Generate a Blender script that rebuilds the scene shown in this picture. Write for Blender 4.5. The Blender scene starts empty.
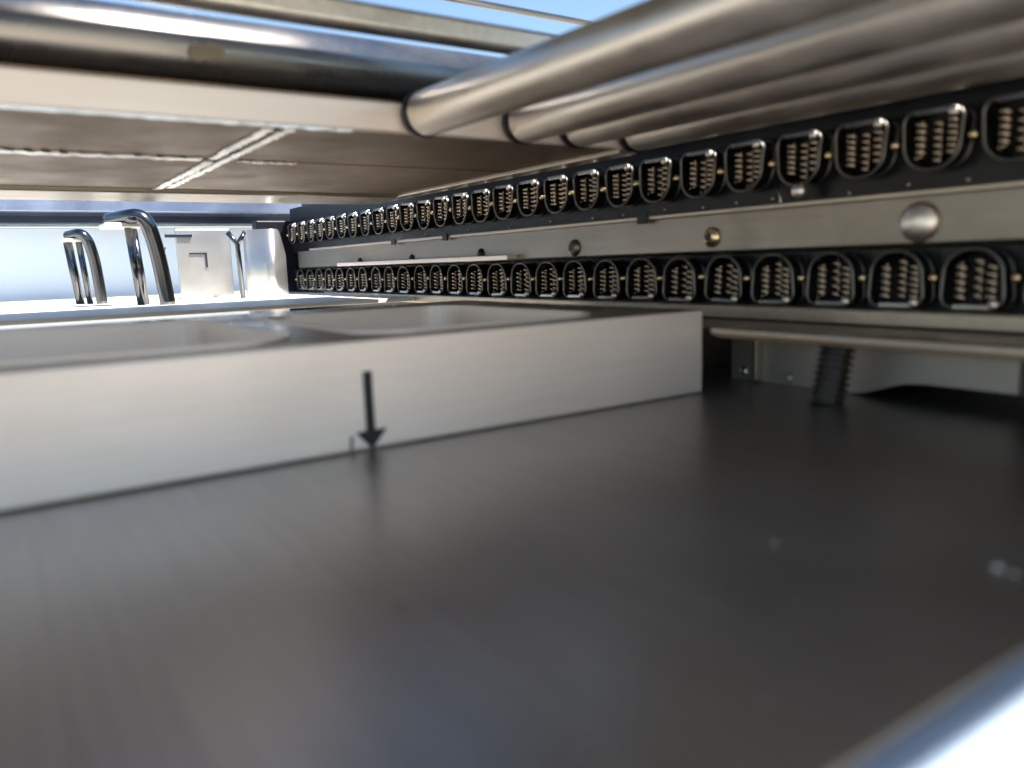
import bpy, bmesh, math, random
from mathutils import Vector, Matrix
random.seed(7)
S = 0.16                      # one design unit = 16 cm
C = bpy.context.scene.collection
sc = bpy.context.scene

# ------------------------------------------------------------------ camera, sky, sun, exposure
cd = bpy.data.cameras.new('camera'); cam = bpy.data.objects.new('camera', cd); C.objects.link(cam)
R = Vector((0.82647906, -0.56202256, -0.03260367))
U = Vector((0.11366602, 0.10986907, 0.98742535))
F = Vector((0.55137319, 0.81979231, -0.15468735))
m = Matrix.Identity(4)
for i in range(3):
    m[i][0] = R[i]; m[i][1] = U[i]; m[i][2] = -F[i]
cam.matrix_world = m
cd.sensor_width = 36.0; cd.lens = 776 / 1024 * 36
cd.clip_start = 0.002; cd.clip_end = 500
cd.dof.use_dof = True; cd.dof.focus_distance = 2.3 * S; cd.dof.aperture_fstop = 15
sc.camera = cam

SUN_EL, SUN_AZ = math.radians(55), math.radians(146)      # azimuth clockwise from +Y
w = bpy.data.worlds.new('World'); sc.world = w; w.use_nodes = True
nt = w.node_tree; nt.nodes.clear()
sky = nt.nodes.new('ShaderNodeTexSky'); sky.sky_type = 'NISHITA'; sky.sun_disc = False
sky.sun_elevation = SUN_EL; sky.sun_rotation = SUN_AZ; sky.air_density = 1.3; sky.dust_density = 0.4; sky.ozone_density = 4.0
bg = nt.nodes.new('ShaderNodeBackground'); bg.inputs[1].default_value = 0.07
wo = nt.nodes.new('ShaderNodeOutputWorld')
nt.links.new(sky.outputs[0], bg.inputs[0]); nt.links.new(bg.outputs[0], wo.inputs[0])
sd = bpy.data.lights.new('sun', 'SUN'); sd.energy = 5.0; sd.angle = math.radians(0.5); sd.color = (1.0, 0.94, 0.86)
sun = bpy.data.objects.new('sun', sd); C.objects.link(sun)
sv = Vector((math.sin(SUN_AZ) * math.cos(SUN_EL), math.cos(SUN_AZ) * math.cos(SUN_EL), math.sin(SUN_EL)))
sun.rotation_euler = sv.to_track_quat('Z', 'Y').to_euler()
sc.view_settings.view_transform = 'Standard'; sc.view_settings.look = 'None'
sc.view_settings.exposure = 1.68; sc.view_settings.gamma = 1.0
sc.cycles.max_bounces = 10; sc.cycles.glossy_bounces = 8; sc.cycles.diffuse_bounces = 6

# ------------------------------------------------------------------ materials
def metal(name, col, rough=0.35, metallic=1.0, brush=(4, 200, 200), bump=0.05, smudge=0.12, var=0.12, spec=0.5, blot=7):
    mt = bpy.data.materials.new(name); mt.use_nodes = True
    t = mt.node_tree; b = t.nodes['Principled BSDF']
    b.inputs['Metallic'].default_value = metallic
    b.inputs['Specular IOR Level'].default_value = spec
    tc = t.nodes.new('ShaderNodeTexCoord'); mp = t.nodes.new('ShaderNodeMapping')
    mp.inputs['Scale'].default_value = tuple(v / S for v in brush)
    n1 = t.nodes.new('ShaderNodeTexNoise'); n1.inputs['Scale'].default_value = 1.0; n1.inputs['Detail'].default_value = 4
    n2 = t.nodes.new('ShaderNodeTexNoise'); n2.inputs['Scale'].default_value = blot / S; n2.inputs['Detail'].default_value = 5; n2.inputs['Roughness'].default_value = 0.65
    t.links.new(tc.outputs['Object'], mp.inputs[0]); t.links.new(mp.outputs[0], n1.inputs[0]); t.links.new(tc.outputs['Object'], n2.inputs[0])
    mr = t.nodes.new('ShaderNodeMapRange'); mr.inputs[1].default_value = 0.3; mr.inputs[2].default_value = 0.7
    mr.inputs[3].default_value = max(0.03, rough - smudge); mr.inputs[4].default_value = min(1, rough + smudge)
    t.links.new(n2.outputs[0], mr.inputs[0]); t.links.new(mr.outputs[0], b.inputs['Roughness'])
    mx = t.nodes.new('ShaderNodeMix'); mx.data_type = 'RGBA'
    mx.inputs[6].default_value = (*[c * (1 - var) for c in col], 1); mx.inputs[7].default_value = (*[min(1, c * (1 + var)) for c in col], 1)
    ad = t.nodes.new('ShaderNodeMath'); ad.operation = 'MULTIPLY_ADD'; ad.inputs[1].default_value = 0.5
    hf = t.nodes.new('ShaderNodeMath'); hf.operation = 'MULTIPLY'; hf.inputs[1].default_value = 0.5
    t.links.new(n2.outputs[0], hf.inputs[0]); t.links.new(n1.outputs[0], ad.inputs[0]); t.links.new(hf.outputs[0], ad.inputs[2])
    cr = t.nodes.new('ShaderNodeMapRange'); cr.inputs[1].default_value = 0.3; cr.inputs[2].default_value = 0.7
    t.links.new(ad.outputs[0], cr.inputs[0]); t.links.new(cr.outputs[0], mx.inputs[0]); t.links.new(mx.outputs[2], b.inputs['Base Color'])
    bp = t.nodes.new('ShaderNodeBump'); bp.inputs['Strength'].default_value = bump; bp.inputs['Distance'].default_value = 0.002 * S
    t.links.new(n1.outputs[0], bp.inputs['Height']); t.links.new(bp.outputs[0], b.inputs['Normal'])
    return mt

M = dict(
    table=metal('table_steel', (0.37, 0.355, 0.338), 0.33, 0.95, (150, 5, 5), 0.04, 0.07, 0.16, blot=2.5),
    frame=metal('milled_aluminium', (0.87, 0.76, 0.675), 0.45, 0.6, (5, 160, 160), 0.05, 0.10, 0.06, blot=3),
    ceil=metal('heater_plate', (0.23, 0.165, 0.112), 0.5, 0.9, (6, 60, 60), 0.08, 0.12, 0.18),
    rim=metal('rim_steel', (0.42, 0.37, 0.30), 0.38, 0.9, (6, 100, 100), 0.05),
    bead=metal('scraped_seam_and_glint', (0.93, 0.92, 0.88), 0.3, 0.9, (60, 60, 60), 0.4, 0.15, 0.3),
    tube=metal('tube_steel', (0.27, 0.25, 0.23), 0.27, 1.0, (4, 60, 60), 0.04, 0.08, 0.1),
    pipe=metal('roller_steel', (0.68, 0.635, 0.57), 0.40, 1.0, (60, 4, 60), 0.14, 0.12, 0.18),
    rail=metal('rail_steel', (0.21, 0.192, 0.168), 0.36, 0.95, (100, 4, 100), 0.05, 0.1, 0.1),
    ledge=metal('ledge_steel', (0.20, 0.15, 0.105), 0.34, 0.95, (40, 5, 40), 0.08, 0.1, 0.25),
    plate=metal('side_plate', (0.42, 0.39, 0.35), 0.5, 0.7, (100, 5, 100), 0.04, 0.08, 0.08),
    black=metal('black_plastic', (0.008, 0.009, 0.012), 0.32, 0.0, (20, 20, 20), 0.05, 0.06, 0.2, spec=0.25),
    link=metal('link_steel', (0.13, 0.128, 0.12), 0.34, 1.0, (60, 60, 60), 0.1, 0.06, 0.15),
    spring=metal('spring_steel', (0.46, 0.39, 0.30), 0.12, 1.0, (40, 40, 40), 0.02, 0.05, 0.1),
    bar=metal('clip_bar_steel', (0.30, 0.31, 0.33), 0.2, 1.0, (30, 30, 30), 0.02, 0.05, 0.1),
    chrome=metal('bright_steel', (0.72, 0.67, 0.60), 0.36, 1.0, (30, 30, 30), 0.02, 0.04, 0.06),
    brass=metal('brass_pin', (0.75, 0.58, 0.32), 0.2, 1.0, (30, 30, 30), 0.02, 0.04, 0.06),
    hook=metal('polished_rod', (0.11, 0.115, 0.125), 0.2, 1.0, (20, 20, 3), 0.02, 0.04, 0.06),
    cover=metal('cover_sheet', (0.58, 0.69, 0.82), 0.4, 0.2, (2, 6, 6), 0.02, 0.05, 0.03, blot=1.2),
    guard=metal('guard_sheet', (0.48, 0.48, 0.48), 0.33, 0.85, (4, 4, 2), 0.03, 0.06, 0.1),
    frametop=metal('dark_reflection_top', (0.26, 0.22, 0.175), 0.3, 0.9, (5, 100, 100), 0.04),  # dark ceiling reflection put into the colour of the upward faces
    lip=metal('sky_tint_lip', (0.33, 0.42, 0.55), 0.50, 0.3, (4, 30, 30), 0.03, 0.06, 0.05),  # blue of the reflected sky put into the base colour
    infeed=metal('infeed_sheet', (0.80, 0.77, 0.70), 0.5, 0.2, (8, 30, 30), 0.05, 0.08, 0.06),
    bluebar=metal('bar_grey_blue', (0.20, 0.24, 0.34), 0.35, 0.8, (4, 60, 60), 0.04),
    darkbar=metal('bar_dark_blue', (0.018, 0.026, 0.045), 0.35, 0.5, (4, 60, 60), 0.04),
    paint=metal('arrow_paint', (0.01, 0.01, 0.01), 0.6, 0.0, (30, 30, 30), 0.1, 0.1, 0.1),
    crumb=metal('crumb', (0.42, 0.39, 0.33), 0.8, 0.0, (60, 60, 60), 0.4, 0.1, 0.2),
    tape=metal('yellowed_scrap', (0.20, 0.165, 0.11), 0.7, 0.0, (40, 40, 40), 0.3, 0.1, 0.2),
    shade_grey=metal('blocker_sheet', (0.30, 0.30, 0.30), 0.5, 0.6, (6, 30, 30), 0.04),
    ground=metal('concrete', (0.46, 0.41, 0.34), 0.9, 0.0, (3, 3, 3), 0.3, 0.05, 0.2),
)

# ------------------------------------------------------------------ mesh helpers (design units)
def V(*a): return Vector(a)
def box(bm, x0, x1, y0, y1, z0, z1, bev=0.0, seg=2):
    r = bmesh.ops.create_cube(bm, size=1)
    vs = r['verts']
    for v in vs:
        v.co = Vector(((x0 + x1) / 2 + v.co.x * (x1 - x0), (y0 + y1) / 2 + v.co.y * (y1 - y0), (z0 + z1) / 2 + v.co.z * (z1 - z0)))
    if bev:
        es = list({e for v in vs for e in v.link_edges})
        bmesh.ops.bevel(bm, geom=es, offset=bev, segments=seg, profile=0.5, affect='EDGES')
    return bm
def tube(bm, pts, r, n=10, closed=False, cap=True):
    pts = [Vector(p) for p in pts]; N = len(pts); rings = []
    prev = None
    for i, p in enumerate(pts):
        a = pts[(i - 1) % N] if (closed or i > 0) else p
        b = pts[(i + 1) % N] if (closed or i < N - 1) else p
        t = (b - a).normalized()
        if prev is None:
            u = t.orthogonal().normalized()
        else:
            u = (prev - t * prev.dot(t)).normalized()
        prev = u; v = t.cross(u)
        rr = r[i] if isinstance(r, (list, tuple)) else r
        rings.append([bm.verts.new(p + (u * math.cos(2 * math.pi * k / n) + v * math.sin(2 * math.pi * k / n)) * rr) for k in range(n)])
    for i in range(N if closed else N - 1):
        A, B = rings[i], rings[(i + 1) % N]
        for k in range(n):
            f = bm.faces.new((A[k], A[(k + 1) % n], B[(k + 1) % n], B[k])); f.smooth = True
    if cap and not closed:
        bm.faces.new(rings[0][::-1]); bm.faces.new(rings[-1])
    return bm
def cyl(bm, a, b, r, n=32, bev=0.0):
    a, b = Vector(a), Vector(b)
    if bev:
        d = (b - a).normalized(); pts = []; rs = []
        for k in range(5):
            th = math.pi / 2 * k / 4
            pts.append(a + d * bev * (1 - math.cos(math.pi/2 - th) if False else (1 - math.sin(th)))); rs.append(r - bev + bev * math.sin(math.pi/2 - th if False else th) if False else r - bev * (1 - math.sin(th)) )
        # quarter-round ends
        pts = [a + d * bev * (1 - math.cos(math.pi / 2 * (1 - k / 4))) * 1.0 for k in range(5)]
        pts = []; rs = []
        for k in range(6):
            th = math.pi / 2 * k / 5
            pts.append(a + d * bev * (1 - math.cos(math.pi / 2 - th))[0] if False else a + d * (bev - bev * math.cos(th)))
            rs.append(r - bev + bev * math.sin(th))
        pe = []; re_ = []
        for k in range(6):
            th = math.pi / 2 * (5 - k) / 5
            pe.append(b - d * (bev - bev * math.cos(th))); re_.append(r - bev + bev * math.sin(th))
        tube(bm, pts + pe, rs + re_, n)
    else:
        tube(bm, [a, b], r, n)
    return bm
def dome(bm, c, axis, r, h, n=20, k=6):
    """domed bolt head whose flat side sits at c, bulging along axis"""
    axis = Vector(axis).normalized(); c = Vector(c)
    pts = [c]; rs = [r]
    for i in range(1, k + 1):
        th = math.pi / 2 * i / k
        pts.append(c + axis * h * math.sin(th)); rs.append(max(r * math.cos(th), r * 0.02))
    return tube(bm, pts, rs, n)
def prism_x(bm, poly, x0, x1):
    """closed (y,z) polygon extruded along X"""
    A = [bm.verts.new((x0, y, z)) for y, z in poly]; B = [bm.verts.new((x1, y, z)) for y, z in poly]
    bm.faces.new(A); bm.faces.new(B[::-1])
    n = len(poly)
    for i in range(n): bm.faces.new((A[i], B[i], B[(i + 1) % n], A[(i + 1) % n]))
    bmesh.ops.recalc_face_normals(bm, faces=bm.faces)
    return bm
def prism_y(bm, poly, y0, y1):
    A = [bm.verts.new((x, y0, z)) for x, z in poly]; B = [bm.verts.new((x, y1, z)) for x, z in poly]
    bm.faces.new(A); bm.faces.new(B[::-1])
    n = len(poly)
    for i in range(n): bm.faces.new((A[i], B[i], B[(i + 1) % n], A[(i + 1) % n]))
    bmesh.ops.recalc_face_normals(bm, faces=bm.faces)
    return bm
def build(name, bm, mat, parent=None, org=(0, 0, 0)):
    o3 = Vector(org)
    for v in bm.verts: v.co = (v.co - o3) * S
    me = bpy.data.meshes.new(name); bm.to_mesh(me); bm.free()
    me.materials.append(M[mat])
    o = bpy.data.objects.new(name, me); C.objects.link(o)
    if parent is not None: o.parent = parent
    else: o.location = o3 * S
    return o
def tag(o, label, cat, group=None):
    o['label'] = label; o['category'] = cat
    if group: o['group'] = group
    return o
def thing(name, label, cat, loc, group=None):
    o = bpy.data.objects.new(name, None); C.objects.link(o); o.location = Vector(loc) * S
    o.empty_display_size = 0.01
    return tag(o, label, cat, group)
def NB(): return bmesh.new()

# ------------------------------------------------------------------ ground outside
g = build('ground', box(NB(), -400, 400, -400, 400, -5.2, -5.0), 'ground'); g['kind'] = 'structure'

# ------------------------------------------------------------------ steel table with rounded front lip
T = -0.19
tb = thing('machine_table', 'wide dark brushed steel table plate filling the lower part of the view', 'table', (0.3, 0.8, T))
bm = NB(); box(bm, -0.45, 1.075, 0.152, 1.9, T - 0.03, T, 0.002); build('table_plate', bm, 'table', tb, (0.3, 0.8, T))
prof = []
for k in range(13):
    th = math.radians(90 - 6.5 * k); prof.append((0.1515 - 0.07 * math.cos(th) , T - 0.071 + 0.07 * math.sin(th)))
out = [(0.1510, T - 0.0012)] + [(y - 0.0015, z - 0.0006) for y, z in prof[1:]]
inn = [(y + 0.006, z - 0.006) for y, z in reversed(out)]
bm = NB(); prism_x(bm, out + inn, -0.45, 1.075)
for f in bm.faces:
    if abs(f.normal.x) < 0.5: f.smooth = True
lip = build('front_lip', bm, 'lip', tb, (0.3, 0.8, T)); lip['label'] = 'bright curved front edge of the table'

# ------------------------------------------------------------------ milled frame with openings
fx0, fx1, fy0, fy1, fz = -0.42, 0.823, 0.743, 1.39, -0.0735
fr = thing('die_frame', 'thick pale aluminium frame with rounded openings and black arrow standing on the table', 'frame', (0.2, 1.0, T))
def rrect(x0, x1, y0, y1, r, n=7):
    pts = []
    for cx, cy, a0 in ((x1 - r, y1 - r, 0), (x0 + r, y1 - r, 90), (x0 + r, y0 + r, 180), (x1 - r, y0 + r, 270)):
        for k in range(n + 1):
            a = math.radians(a0 + 90 * k / n); pts.append((cx + r * math.cos(a), cy + r * math.sin(a)))
    return pts
def frame_mesh():
    me_b = NB(); box(me_b, fx0, fx1, fy0, fy1, T + 0.001, fz, 0.004, 3)
    return me_b
body = build('frame_body', frame_mesh(), 'frame', fr, (0.2, 1.0, T))
cutters = []
for (x0, x1, y0, y1) in ((-0.34, 0.262, 0.790, 1.24), (0.345, 0.675, 0.790, 1.20)):
    cb = NB(); pts = rrect(x0, x1, y0, y1, 0.05)
    A = [cb.verts.new((x, y, T - 0.05)) for x, y in pts]; B = [cb.verts.new((x, y, fz + 0.05)) for x, y in pts]
    cb.faces.new(A[::-1]); cb.faces.new(B)
    for i in range(len(pts)):
        j = (i + 1) % len(pts); cb.faces.new((A[i], A[j], B[j], B[i]))
    bmesh.ops.recalc_face_normals(cb, faces=cb.faces)
    for v in cb.verts: v.co = (v.co - Vector((0.2, 1.0, T))) * S
    me = bpy.data.meshes.new('cut'); cb.to_mesh(me); cb.free()
    co = bpy.data.objects.new('cut', me); C.objects.link(co); co.parent = fr; cutters.append(co)
    md = body.modifiers.new('b', 'BOOLEAN'); md.object = co; md.solver = 'EXACT'
bpy.context.view_layer.update()
dg = bpy.context.evaluated_depsgraph_get()
nm = bpy.data.meshes.new_from_object(body.evaluated_get(dg)); nm.name = 'frame_body'
body.modifiers.clear(); body.data = nm
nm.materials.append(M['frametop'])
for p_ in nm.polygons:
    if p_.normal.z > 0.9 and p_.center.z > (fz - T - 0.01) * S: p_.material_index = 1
for c in cutters: bpy.data.objects.remove(c)
def ring(x0, x1, y0, y1, r, wd, z0, z1):
    bm = NB(); a = rrect(x0, x1, y0, y1, r); b = rrect(x0 - wd, x1 + wd, y0 - wd, y1 + wd, r + wd); n = len(a)
    q = [[bm.verts.new((x, y, z)) for x, y in p] for p in (a, b) for z in (z0, z1)]
    for i in range(n):
        j = (i + 1) % n
        for u, v in ((0, 1), (1, 3), (3, 2), (2, 0)):
            bm.faces.new((q[u][i], q[u][j], q[v][j], q[v][i]))
    bmesh.ops.recalc_face_normals(bm, faces=bm.faces); return bm
for r4 in ((-0.34, 0.262, 0.790, 1.24), (0.345, 0.675, 0.790, 1.20)):
    build('opening_rim', ring(*r4, 0.05, 0.008, fz + 0.0002, fz + 0.0035), 'frame', fr, (0.2, 1.0, T))
    build('pocket_floor', box(NB(), r4[0] + .001, r4[1] - .001, r4[2] + .001, r4[3] - .001, fz - 0.062, fz - 0.055), 'frame', fr, (0.2, 1.0, T))
# arrow marked on the face
ay = fy0 - 0.0006
def flat_xz(bm, pts, y, t=0.0008):
    A = [bm.verts.new((x, y - t, z)) for x, z in pts]; B = [bm.verts.new((x, y + t * 0.4, z)) for x, z in pts]
    bm.faces.new(A); bm.faces.new(B[::-1]); n = len(pts)
    for i in range(n): bm.faces.new((A[i], B[i], B[(i + 1) % n], A[(i + 1) % n]))
    bmesh.ops.recalc_face_normals(bm, faces=bm.faces); return bm
ax = 0.3195
bm = flat_xz(NB(), [(ax - 0.0048, -0.106), (ax + 0.0048, -0.106), (ax + 0.0052, -0.168), (ax + 0.0185, -0.168), (ax + 0.001, -0.1885), (ax - 0.0165, -0.169), (ax - 0.0045, -0.168)], ay)
ar = build('arrow_mark', bm, 'paint', fr, (0.2, 1.0, T)); ar['label'] = 'black downward arrow on the frame face'
bm = flat_xz(NB(), [(0.297, -0.172), (0.2995, -0.171), (0.2985, -0.186), (0.296, -0.186)], ay)
build('tick_mark', bm, 'paint', fr, (0.2, 1.0, T))

# ------------------------------------------------------------------ ceiling: heating plate of four panels with rim
P = 0.185
PX, PYn, PYf, SY, SX = 5.2 * P, 5.52 * P, 11.45 * P, 7.43 * P, 1.9 * P
hp = thing('heating_plate', 'flat brown overhead plate of four panels with pale rim above the frame', 'plate', (0.3, 1.5, P))
O = (0.3, 1.5, P)
for (x0, x1, y0, y1) in ((-0.6, SX - .004, PYn + .012, SY - .003), (SX + .004, PX - .03, PYn + .012, SY - .003), (-0.6, SX - .004, SY + .003, 10.25 * P), (SX + .004, PX - .03, SY + .003, 10.25 * P)):
    build('panel', box(NB(), x0, x1, y0, y1, P + 0.001, P + 0.02, 0.002), 'ceil', hp, O)
build('backing_plate', box(NB(), -0.6, PX, PYn + .012, PYf, P + .021, P + .045), 'ceil', hp, O)
build('front_rim', box(NB(), -0.6, PX, PYn, PYn + .0115, P - .0005, P + 0.04, 0.003), 'frame', hp, O)
build('rear_rim', box(NB(), -0.6, PX - .0305, 10.26 * P, PYf, P - .008, P + 0.0205, 0.003), 'rim', hp, O)
build('side_rim', box(NB(), PX - .03, PX + .012, PYn + .012, PYf, P - .006, P + 0.0205, 0.003), 'rim', hp, O)
def rough_strip(x0, x1, y0, y1, z, along, n=60, amp=0.002):
    bm = NB(); rows = []
    for i in range(n + 1):
        t = i / n; j0 = random.uniform(-amp, amp); j1 = random.uniform(-amp, amp); h = random.uniform(0.002, 0.0035)
        if along == 'y':
            y = y0 + (y1 - y0) * t; q = [(x0 + j0, y, z), (x0 + j0, y, z - h), (x1 + j1, y, z - h), (x1 + j1, y, z)]
        else:
            x = x0 + (x1 - x0) * t; q = [(x, y0 + j0, z), (x, y0 + j0, z - h), (x, y1 + j1, z - h), (x, y1 + j1, z)]
        rows.append([bm.verts.new(p) for p in q])
    for a, b in zip(rows, rows[1:]):
        for k in range(4): bm.faces.new((a[k], a[(k + 1) % 4], b[(k + 1) % 4], b[k]))
    bm.faces.new(rows[0]); bm.faces.new(rows[-1][::-1]); bmesh.ops.recalc_face_normals(bm, faces=bm.faces)
    return bm
build('seam_strip', rough_strip(SX - .017, SX - .002, SY + .02, 10.15 * P, P, 'y'), 'bead', hp, O)
build('seam_strip', rough_strip(SX + .002, SX + .016, PYn + .02, 10.0 * P, P, 'y'), 'bead', hp, O)
build('seam_strip', rough_strip(SX - .022, SX - .008, PYn + .03, SY - .02, P, 'y', 30), 'bead', hp, O)
build('seam_strip', rough_strip(-0.58, SX - .03, SY - .012, SY + .010, P, 'x', 80, .004), 'bead', hp, O)
build('edge_glint', rough_strip(-0.55, 0.44, PYn - .0015, PYn + .006, P - .0005, 'x', 90, .0012), 'bead', hp, O)  # bright bevel reflection added as an uneven strip
build('seam_strip', rough_strip(SX + .03, SX + .13, SY - .004, SY + .004, P, 'x', 30), 'bead', hp, O)

# ------------------------------------------------------------------ cross tubes above the plate
t = tag(build('cross_tube', cyl(NB(), (-0.7, 1.13, 0.287), (1.0, 1.13, 0.287), 0.049, 48), 'tube', None, (0.15, 1.13, 0.287)),
        'thick dark polished tube lying crosswise above the overhead plate', 'tube')
tag(build('cross_bar', box(NB(), -0.7, 1.0, 0.985, 1.02, 0.308, 0.342, 0.008, 4), 'pipe', None, (0.15, 1.0, 0.325)),
    'brown steel bar just above the thick dark tube', 'bar')
tag(build('thin_rod', cyl(NB(), (-0.7, 1.32, 0.487), (1.3, 1.32, 0.487), 0.006, 16), 'tube', None, (0.3, 1.32, 0.487)),
    'thin dark rod crossing the blue sky gap at the top', 'rod')
# scrap stuck on the tube
bm = NB(); base = []
for k in range(14):
    a = 2 * math.pi * k / 14; rr = 0.016 * (1 + 0.35 * math.sin(2 * a + 1) + random.uniform(-.15, .15))
    base.append((0.272 + rr * math.cos(a) * 1.15, 0.278 + rr * math.sin(a) * 0.9))
def on_tube(x, z, d): 
    dz = max(-0.048, min(0.048, z - 0.287)); return (x, 1.13 - math.sqrt((0.049 + d) ** 2 - dz * dz), z)
A = [bm.verts.new(on_tube(x, z, 0.003)) for x, z in base]; B = [bm.verts.new(on_tube(x, z, 0.0)) for x, z in base]
bm.faces.new(A); bm.faces.new(B[::-1])
for i in range(14): bm.faces.new((A[i], B[i], B[(i + 1) % 14], A[(i + 1) % 14]))
bmesh.ops.recalc_face_normals(bm, faces=bm.faces)
tag(build('residue_scrap', bm, 'tape', None, (0.272, 1.08, 0.278)), 'small yellowish scrap stuck to the thick dark tube', 'scrap')

# ------------------------------------------------------------------ lengthwise rollers, upper right
G = 'steel rollers running lengthwise overhead'
rol = [((0.545, 1.02), (0.585, -0.25), 'first steel roller from the left, largest, its rounded end by the tube'),
       ((0.715, 1.02), (0.722, -0.25), 'second steel roller from the left, partly behind the largest one'),
       ((0.822, 1.02), (0.842, -0.25), 'third steel roller from the left, between second roller and last roller'),
       ((0.948, 1.02), (0.950, -0.25), 'last steel roller on the right, directly above the upper chain')]
for (a, b, lab) in rol:
    z = 0.211; th = thing('steel_roller', lab, 'roller', ((a[0] + b[0]) / 2, 0.4, z), G); o = ((a[0] + b[0]) / 2, 0.4, z)
    build('roller_body', cyl(NB(), (a[0], a[1] - 0.012, z), (b[0], b[1], z), 0.031, 40, 0.006), 'pipe', th, o)
    build('end_collar', cyl(NB(), (a[0], a[1] - 0.013, z), (a[0], a[1] - 0.0005, z), 0.0325, 36, 0.002), 'black', th, o)

# ------------------------------------------------------------------ side wall: guides, rail, ledge
cgd = thing('chain_guide', 'black upper guide channel behind the upper chain', 'guide', (1.03, 1.3, 0.15))
build('guide_channel', box(NB(), 1.03, 1.08, -0.4, 3.05, 0.066, 0.235, 0.003), 'black', cgd, (1.03, 1.3, 0.15))
for k, y in enumerate((0.50, 0.575, 0.66, 0.79, 0.86, 0.93, 1.02, 1.13, 1.22, 1.36, 1.52, 1.70, 1.93)):
    build('screw', dome(NB(), (1.03, y, 0.083 + 0.002 * math.sin(k * 2.3)), (-1, 0, 0), 0.0032, 0.004, 8, 3), 'chrome', cgd, (1.03, 1.3, 0.15))
build('cotter_wire', tube(NB(), [(1.02, 0.775, 0.100), (1.018, 0.768, 0.090), (1.012, 0.762, 0.0745)], 0.0014, 6), 'chrome', cgd, (1.03, 1.3, 0.15))
for y in (1.035, 1.75, 2.05): build('tab', box(NB(), 0.985, 0.9895, y - .012, y + .012, 0.060, 0.078, 0.001), 'black', cgd, (1.03, 1.3, 0.15))
tag(build('chain_guide', box(NB(), 1.03, 1.08, -0.4, 3.05, -0.088, 0.004, 0.003), 'black', None, (1.03, 1.3, -0.04)),
    'black lower guide channel behind the lower chain', 'guide')
rl = thing('chain_rail', 'long steel rail with domed bolts between the two chains', 'rail', (1.0, 1.3, 0.03)); O = (1.0, 1.3, 0.03)
bm = NB(); prism_y(bm, [(1.10, 0.0655), (1.10, 0.0045), (1.003, 0.0045), (1.0, 0.0085), (1.0, 0.0655)], -0.4, 2.9)
build('rail_body', bm, 'rail', rl, O)
bm = NB(); box(bm, 0.990, 1.029, -0.4, 2.75, 0.066, 0.0735, 0.002); build('rail_lip', bm, 'rim', rl, O)
bolts = [(0.542, .034, 'chrome', .026), (0.885, .030, 'brass', .017), (1.243, .025, 'rail', .017), (1.60, .022, 'black', .014), (1.963, .020, 'black', .012), (2.323, .020, 'black', .011)]
for y, z, mt, r in bolts:
    b = build('bolt', dome(NB(), (1.0, y, z), (-1, 0, 0), r, r * 0.62, 24), mt, rl, O)
    if mt == 'chrome': b['label'] = 'large shiny domed bolt'
    else:
        s = build('socket', cyl(NB(), (1.0 - r * .60, y, z), (1.0 - r * .66, y, z), r * .42, 12), 'black', b, (0, 0, 0))
        s.parent = b; 
        for v in s.data.vertices: v.co -= Vector(O) * S
tag(build('guide_strip', box(NB(), 0.972, 1.028, 1.45, 2.45, 0.006, 0.017, 0.002), 'frame', None, (1.0, 1.9, 0.01)),
    'short bright strip just above the far lower chain', 'strip')
lg = thing('lower_ledge', 'brown stained steel ledge with bright front edge under the lower chain', 'ledge', (0.9, 0.9, -0.1)); O = (0.9, 0.9, -0.1)
build('ledge_plate', box(NB(), 0.836, 1.10, -0.4, 1.25, -0.112, -0.1005, 0.001), 'ledge', lg, O)
build('edge_strip', box(NB(), 0.828, 0.8355, -0.4, 0.735, -0.1065, -0.0985, 0.0015), 'rim', lg, O)
build('guide_bar', box(NB(), 0.976, 1.10, -0.4, 2.6, -0.0998, -0.0785, 0.003), 'rim', lg, O)
# plate under ledge, with cut-out lower edge
bm = NB(); poly = [(0.80, -0.1125), (0.80, -0.189), (0.600, -0.189), (0.575, -0.1845), (0.548, -0.175), (0.525, -0.168), (0.50, -0.1655), (0.395, -0.1655), (0.395, -0.1125)]
prism_x(bm, poly, 0.95, 0.958)
sp = thing('side_plate', 'grey plate with stepped lower edge under the ledge', 'plate', (0.95, 0.6, -0.19)); O = (0.95, 0.6, -0.19)
build('plate_sheet', bm, 'plate', sp, O)
for y, z, mt in ((0.775, -0.176, 'chrome'), (0.695, -0.178, 'plate')):
    build('bolt', dome(NB(), (0.95, y, z), (-1, 0, 0), 0.008, 0.005, 16), mt, sp, O)
build('fold_strip', box(NB(), 0.935, 0.9495, 0.742, 0.752, -0.185, -0.1125, 0.001), 'rim', sp, O)
tag(build('inner_wall', box(NB(), 1.081, 1.13, -0.4, 3.05, -0.24, 0.34), 'link', None, (1.1, 1.3, 0)), 'dark inner side wall behind the chains and ledge', 'wall')
# leaning threaded rod
def coilrod(bm, a, b, r, turns, n=10):
    a, b = Vector(a), Vector(b); d = (b - a); N = turns * 8; pts = [a + d * i / (N) for i in range(N + 1)]
    rs = [r * (1.0 + 0.17 * math.cos(2 * math.pi * i / 8)) for i in range(N + 1)]
    return tube(bm, pts, rs, 18)
tag(build('threaded_rod', coilrod(NB(), (0.888, 0.578, -0.113), (0.874, 0.582, -0.189), 0.0200, 9), 'link', None, (0.88, 0.55, -0.15)),
    'leaning black threaded rod between ledge and table', 'rod')

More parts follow.
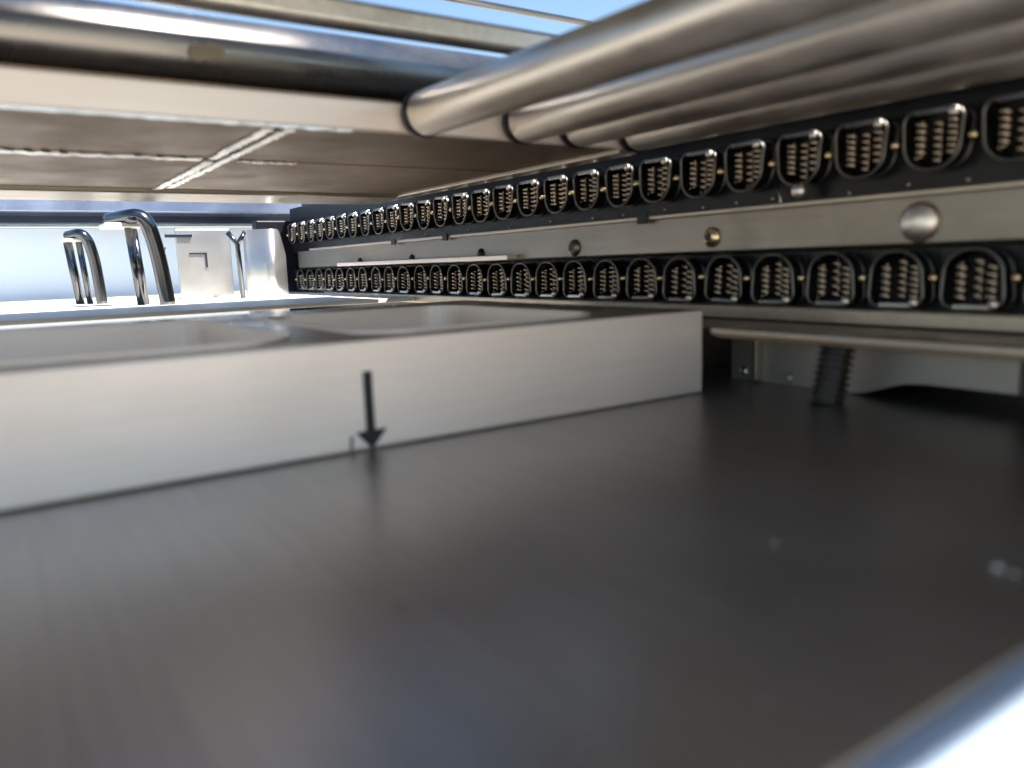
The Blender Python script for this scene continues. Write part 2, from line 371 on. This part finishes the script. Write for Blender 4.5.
# ------------------------------------------------------------------ transport chains
def link_path(up):
    """closed outline in (s, z): flat bar at z=0, rounded belly at z=-0.074; mirrored for the lower chain"""
    h = 0.074; hw = 0.037; pts = []
    for s0, z0, r, a0, a1, n in ((hw - .015, -.015, .015, 90, 0, 5), (hw - 0.034, -h + .034, .032, 0, -90, 8), (-hw + .034, -h + .034, .032, -90, -180, 8), (-hw + .015, -.015, .015, 180, 90, 5)):
        for k in range(n + 1):
            a = math.radians(a0 + (a1 - a0) * k / n); pts.append((s0 + r * math.cos(a), z0 + r * math.sin(a)))
    if not up: pts = [(s, -h - z) for s, z in pts][::-1]
    return pts
def make_link(up, parent, oy, zt, group=None):
    """one clip link; local origin at (1.0, oy, zt)"""
    pts = link_path(up); O = (0, 0, 0); n = len(pts)
    bm = NB(); th = 0.004
    cs = sum(p[0] for p in pts) / n; cz = sum(p[1] for p in pts) / n
    def inset(p):
        d = Vector((cs - p[0], cz - p[1])); d = d.normalized() * th; return (p[0] + d.x, p[1] + d.y)
    ip = [inset(p) for p in pts]
    q = []
    for x in (0.0, 0.026):
        q.append([bm.verts.new((x, s, z)) for s, z in pts]); q.append([bm.verts.new((x, s, z)) for s, z in ip])
    for i in range(n):
        j = (i + 1) % n
        for a, b in ((0, 2), (1, 3)):
            f = bm.faces.new((q[a][i], q[a][j], q[b][j], q[b][i])); f.smooth = True
    bmesh.ops.recalc_face_normals(bm, faces=bm.faces)
    tube(bm, [(-0.0005, s, z) for s, z in pts], 0.0022, 6, closed=True)
    tube(bm, [(0.026, s, z) for s, z in pts], 0.0022, 6, closed=True)
    L = build('link', bm, 'link', None); L.parent = parent
    L.location = Vector((0, oy, zt)) * S
    build('back_plate', box(NB(), 0.0285, 0.0298, -0.040, 0.040, -0.070 if up else -0.076, 0.003 if up else 0.002, 0.0004, 1), 'black', L)
    bm = NB(); zb = -0.0015 if up else -0.0725
    box(bm, -0.003, 0.020, -0.024, 0.022, zb - 0.0035, zb + 0.0035, 0.0015)
    build('clip_bar', bm, 'bar', L)
    for s, xd in ((-0.0215, 0.008), (-0.001, 0.017), (0.018, 0.010)):
        pts = []; T_ = random.choice((5.0, 5.5, 6.0)); jj = random.uniform(-.0015, .0015)
        for i in range(int(T_ * 10) + 1):
            a = 2 * math.pi * i / 10; z = -0.011 - (0.054 if s == -0.001 else 0.046) * i / (T_ * 10) - (0 if up or s == -0.001 else 0.008)
            pts.append((xd + 0.0062 * math.cos(a), s + jj + 0.0062 * math.sin(a), z))
        build('spring', tube(NB(), pts, 0.0025, 6), 'spring', L)
    bm = NB(); dome(bm, (0.0, 0.0475, -0.037), (-1, 0, 0), 0.0055, 0.005, 10, 4); cyl(bm, (0.001, 0.0475, -0.037), (0.028, 0.0475, -0.037), 0.0045, 10)
    build('pin', bm, 'brass', L)
    bm = NB(); dome(bm, (-0.003, -0.027, -0.006 if up else -0.069), (-1, 0, 0), 0.0065, 0.006, 10, 4)
    build('rivet', bm, 'chrome', L)
    return L
def copy_link(src, parent, loc):
    c = src.copy(); C.objects.link(c); c.parent = parent; c.location = loc
    for ch in src.children:
        d = ch.copy(); C.objects.link(d); d.parent = c
    return c
pitch = 0.0965
for up, zt, y0, num, lab in ((True, 0.170, 0.435, 28, 'upper clip chain of spring-filled links sagging over the black guide'),
                          (False, 0.000, 0.474, 27, 'lower clip chain of arched spring-filled links above the ledge')):
    ch = thing('clip_chain', lab if False else ('upper clip chain of spring links above the bolted rail' if up else 'lower clip chain of arched spring links below the bolted rail'), 'chain', (1.0, 0, 0), 'clip chains along the side wall')
    y00 = y0 - pitch
    protos = [make_link(up, ch, y00 + k * pitch, zt) for k in range(4)]
    for i in range(4, num):
        c = copy_link(random.choice(protos), ch, Vector((random.uniform(-.002, .002), y00 + i * pitch, zt + random.uniform(-.0012, .0012))) * S)
        c.rotation_euler = (random.uniform(-.05, .05), 0, random.uniform(-.05, .05))
tag(build('hanging_bolt', dome(NB(), (1.0, 0.722, 0.089), (-1, 0, 0), 0.0115, 0.010, 20), 'chrome', None, (1.0, 0.722, 0.089)),
    'shiny round bolt on the black band just under the upper chain', 'bolt')

# ------------------------------------------------------------------ beyond the frame: infeed, covers, hooks
tag(build('infeed_plate', box(NB(), -2.5, 1.0, 1.91, 3.6, -0.095, -0.085, 0.002), 'infeed', None, (0, 2.6, -0.09)),
    'sunlit pale plate beyond the frame at far left', 'plate')
tag(build('rear_cover', box(NB(), -2.6, 1.15, 3.61, 3.64, -0.3, 0.195, 0.003), 'cover', None, (0, 3.62, -0.1)),
    'light blue shining rear cover sheet behind the bent rods', 'cover')
tag(build('dark_beam', box(NB(), -2.6, 1.35, 3.40, 3.60, 0.198, 0.252, 0.004), 'darkbar', None, (0, 3.55, 0.2)),
    'dark blue beam along the top of the rear cover', 'beam')
tag(build('blue_beam', box(NB(), -2.6, 1.25, 3.30, 3.36, 0.236, 0.30, 0.004), 'bluebar', None, (0, 3.33, 0.25)),
    'pale grey blue beam just under the overhead plate edge', 'beam')
def arc(c, r, a0, a1, ex, ez, n=8):
    return [Vector(c) + Vector(ex) * r * math.cos(math.radians(a0 + (a1 - a0) * k / n)) + Vector(ez) * r * math.sin(math.radians(a0 + (a1 - a0) * k / n)) for k in range(n + 1)]
def smooth(pts, n=5):
    """Catmull-Rom through the points"""
    P_ = [Vector(p) for p in pts]; out = []
    for i in range(len(P_) - 1):
        a, b, c, d = P_[max(i - 1, 0)], P_[i], P_[i + 1], P_[min(i + 2, len(P_) - 1)]
        for k in range(n):
            t = k / n; out.append(0.5 * ((2 * b) + (c - a) * t + (2 * a - 5 * b + 4 * c - d) * t * t + (3 * b - a - 3 * c + d) * t ** 3))
    return out + [P_[-1]]
HG = 'bent rod hoops beyond the frame'
o = (0.392, 2.464, -0.085)
h = thing('rod_hoop', 'taller bent rod hoop, right one of the two, with blue shining top', 'hoop', o, HG)
build('front_rod', tube(NB(), smooth([(0.429, 2.352, -0.085), (0.423, 2.352, -0.022), (0.416, 2.352, 0.045), (0.405, 2.352, 0.106), (0.395, 2.352, 0.139), (0.379, 2.358, 0.156), (0.356, 2.374, 0.157), (0.319, 2.464, 0.153)]), 0.0205, 18), 'hook', h, o)
build('rear_rod', tube(NB(), [(0.370, 2.419, -0.085), (0.356, 2.419, 0.132)], 0.0095, 14), 'hook', h, o)
build('rear_rod', tube(NB(), [(0.391, 2.464, -0.085), (0.377, 2.464, 0.132)], 0.0095, 14), 'hook', h, o)
bm = NB(); box(bm, 0.293, 0.394, 2.37, 2.49, 0.130, 0.141, 0.002)
build('top_plate', bm, 'infeed', h, o)
o = (0.269, 2.744, -0.085)
h = thing('rod_hoop', 'shorter bent rod hoop left of the taller one', 'hoop', o, HG)
build('front_rod', tube(NB(), smooth([(0.305, 2.710, -0.085), (0.302, 2.710, -0.022), (0.297, 2.710, 0.045), (0.288, 2.710, 0.095), (0.277, 2.710, 0.120), (0.263, 2.722, 0.128), (0.241, 2.778, 0.125)]), 0.0160, 18), 'hook', h, o)
build('rear_rod', tube(NB(), [(0.277, 2.755, -0.085), (0.264, 2.755, 0.108)], 0.009, 14), 'hook', h, o)
build('rear_rod', tube(NB(), [(0.252, 2.778, -0.085), (0.236, 2.778, 0.108)], 0.0125, 14), 'hook', h, o)
build('top_plate', box(NB(), 0.218, 0.274, 2.72, 2.80, 0.106, 0.115, 0.002), 'infeed', h, o)

# curved guard at the end of the chains
def guard():
    bm = NB(); n = 14; rows = []
    for i in range(n + 1):
        t = i / n; x = 0.735 + 0.137 * t; y = 2.62 + 0.035 * math.cos(2 * math.pi * t * 0.95)
        top = 0.135 if t < 0.72 else 0.135 - 0.085 * ((t - 0.72) / 0.28) ** 2
        rows.append([bm.verts.new((x, y, -0.15)), bm.verts.new((x, y, top)), bm.verts.new((x, y + 0.008, top)), bm.verts.new((x, y + 0.008, -0.15))])
    for a, b in zip(rows, rows[1:]):
        for k in range(4):
            f = bm.faces.new((a[k], a[(k + 1) % 4], b[(k + 1) % 4], b[k])); f.smooth = k in (0, 2)
    bm.faces.new(rows[0]); bm.faces.new(rows[-1][::-1]); bmesh.ops.recalc_face_normals(bm, faces=bm.faces)
    return bm
tag(build('curved_guard', guard(), 'guard', None, (0.8, 2.65, -0.15)), 'curved shiny guard sheet at the far end of the chains', 'guard')
tag(build('side_sheet', box(NB(), 0.55, 0.725, 2.78, 2.79, -0.086, 0.145, 0.003), 'guard', None, (0.66, 2.78, -0.086)), 'pale upright sheet between the hoops and the curved guard', 'sheet')
bm = NB(); tube(bm, [(0.690, 2.55, -0.1), (0.686, 2.55, 0.085), (0.658, 2.55, 0.123)], 0.008, 10); tube(bm, [(0.686, 2.55, 0.085), (0.712, 2.55, 0.122)], 0.007, 10)
tag(build('forked_strut', bm, 'hook', None, (0.69, 2.55, -0.1)), 'thin forked strut left of the curved guard', 'strut')
tag(build('end_block', box(NB(), 0.90, 1.12, 3.06, 3.12, -0.3, 0.19, 0.004), 'black', None, (1.0, 3.09, -0.3)), 'black block closing the far end of the chains', 'block')
tag(build('short_bar', box(NB(), 0.516, 0.60, 2.768, 2.7796, 0.117, 0.129, 0.002), 'darkbar', None, (0.56, 2.75, 0.12)), 'short dark bar at the top of the pale upright sheet', 'bar')
bm = NB(); tube(bm, [(0.508, 2.74, 0.085), (0.478, 2.74, -0.008), (0.482, 2.74, -0.018)], 0.0022, 8)
tag(build('thin_wire', bm, 'darkbar', None, (0.49, 2.74, 0)), 'thin slanting wire in front of the rear cover', 'wire')
bm = NB(); box(bm, 0.588, 0.638, 2.774, 2.7796, 0.062, 0.066); box(bm, 0.6385, 0.643, 2.774, 2.7796, 0.018, 0.066)
tag(build('angle_bracket', bm, 'darkbar', None, (0.62, 2.76, 0.05)), 'small thin angle bracket by the slanting wire', 'bracket')

# ------------------------------------------------------------------ added, unseen housing over the camera (shades the table)
mh = thing('shade_roof', 'unseen added grey housing sheet over the front of the machine', 'blocker', (0, 0.3, 0.51))
build('shade_sheet', box(NB(), -0.8, 1.13, -0.274, 0.90, 0.51, 0.54, 0.003), 'shade_grey', mh, (0, 0.3, 0.51))
build('shade_beam', box(NB(), -0.8, 1.07, 0.86, 0.962, 0.410, 0.509, 0.003), 'shade_grey', mh, (0, 0.3, 0.51))  # unseen beam added to keep the sky's reflection off the table

# ------------------------------------------------------------------ crumbs on the table
for i, (x, y, r, lab) in enumerate(((0.480, 0.204, 0.0030, 'largest white crumb near the right side of the table'), (0.480, 0.195, 0.0016, 'small pale crumb beside the largest one'),
                     (0.414, 0.311, 0.0014, 'tiny pale crumb in the middle of the table'), (0.151, 0.483, 0.0018, 'tiny pale crumb below the black arrow'), (0.256, 0.196, 0.0010, 'tiny dull crumb nearest the front edge'))):
    bm = NB(); bmesh.ops.create_icosphere(bm, subdivisions=2, radius=1)
    for v in bm.verts:
        k = 1 + random.uniform(-.25, .25); v.co = Vector((x + v.co.x * r * k * 1.3, y + v.co.y * r * k, T + max(0.0, r * 0.6 + v.co.z * r * k * .7)))
    tag(build('crumb', bm, 'crumb', None, (x, y, T)), lab, 'crumb', 'crumbs on the table')
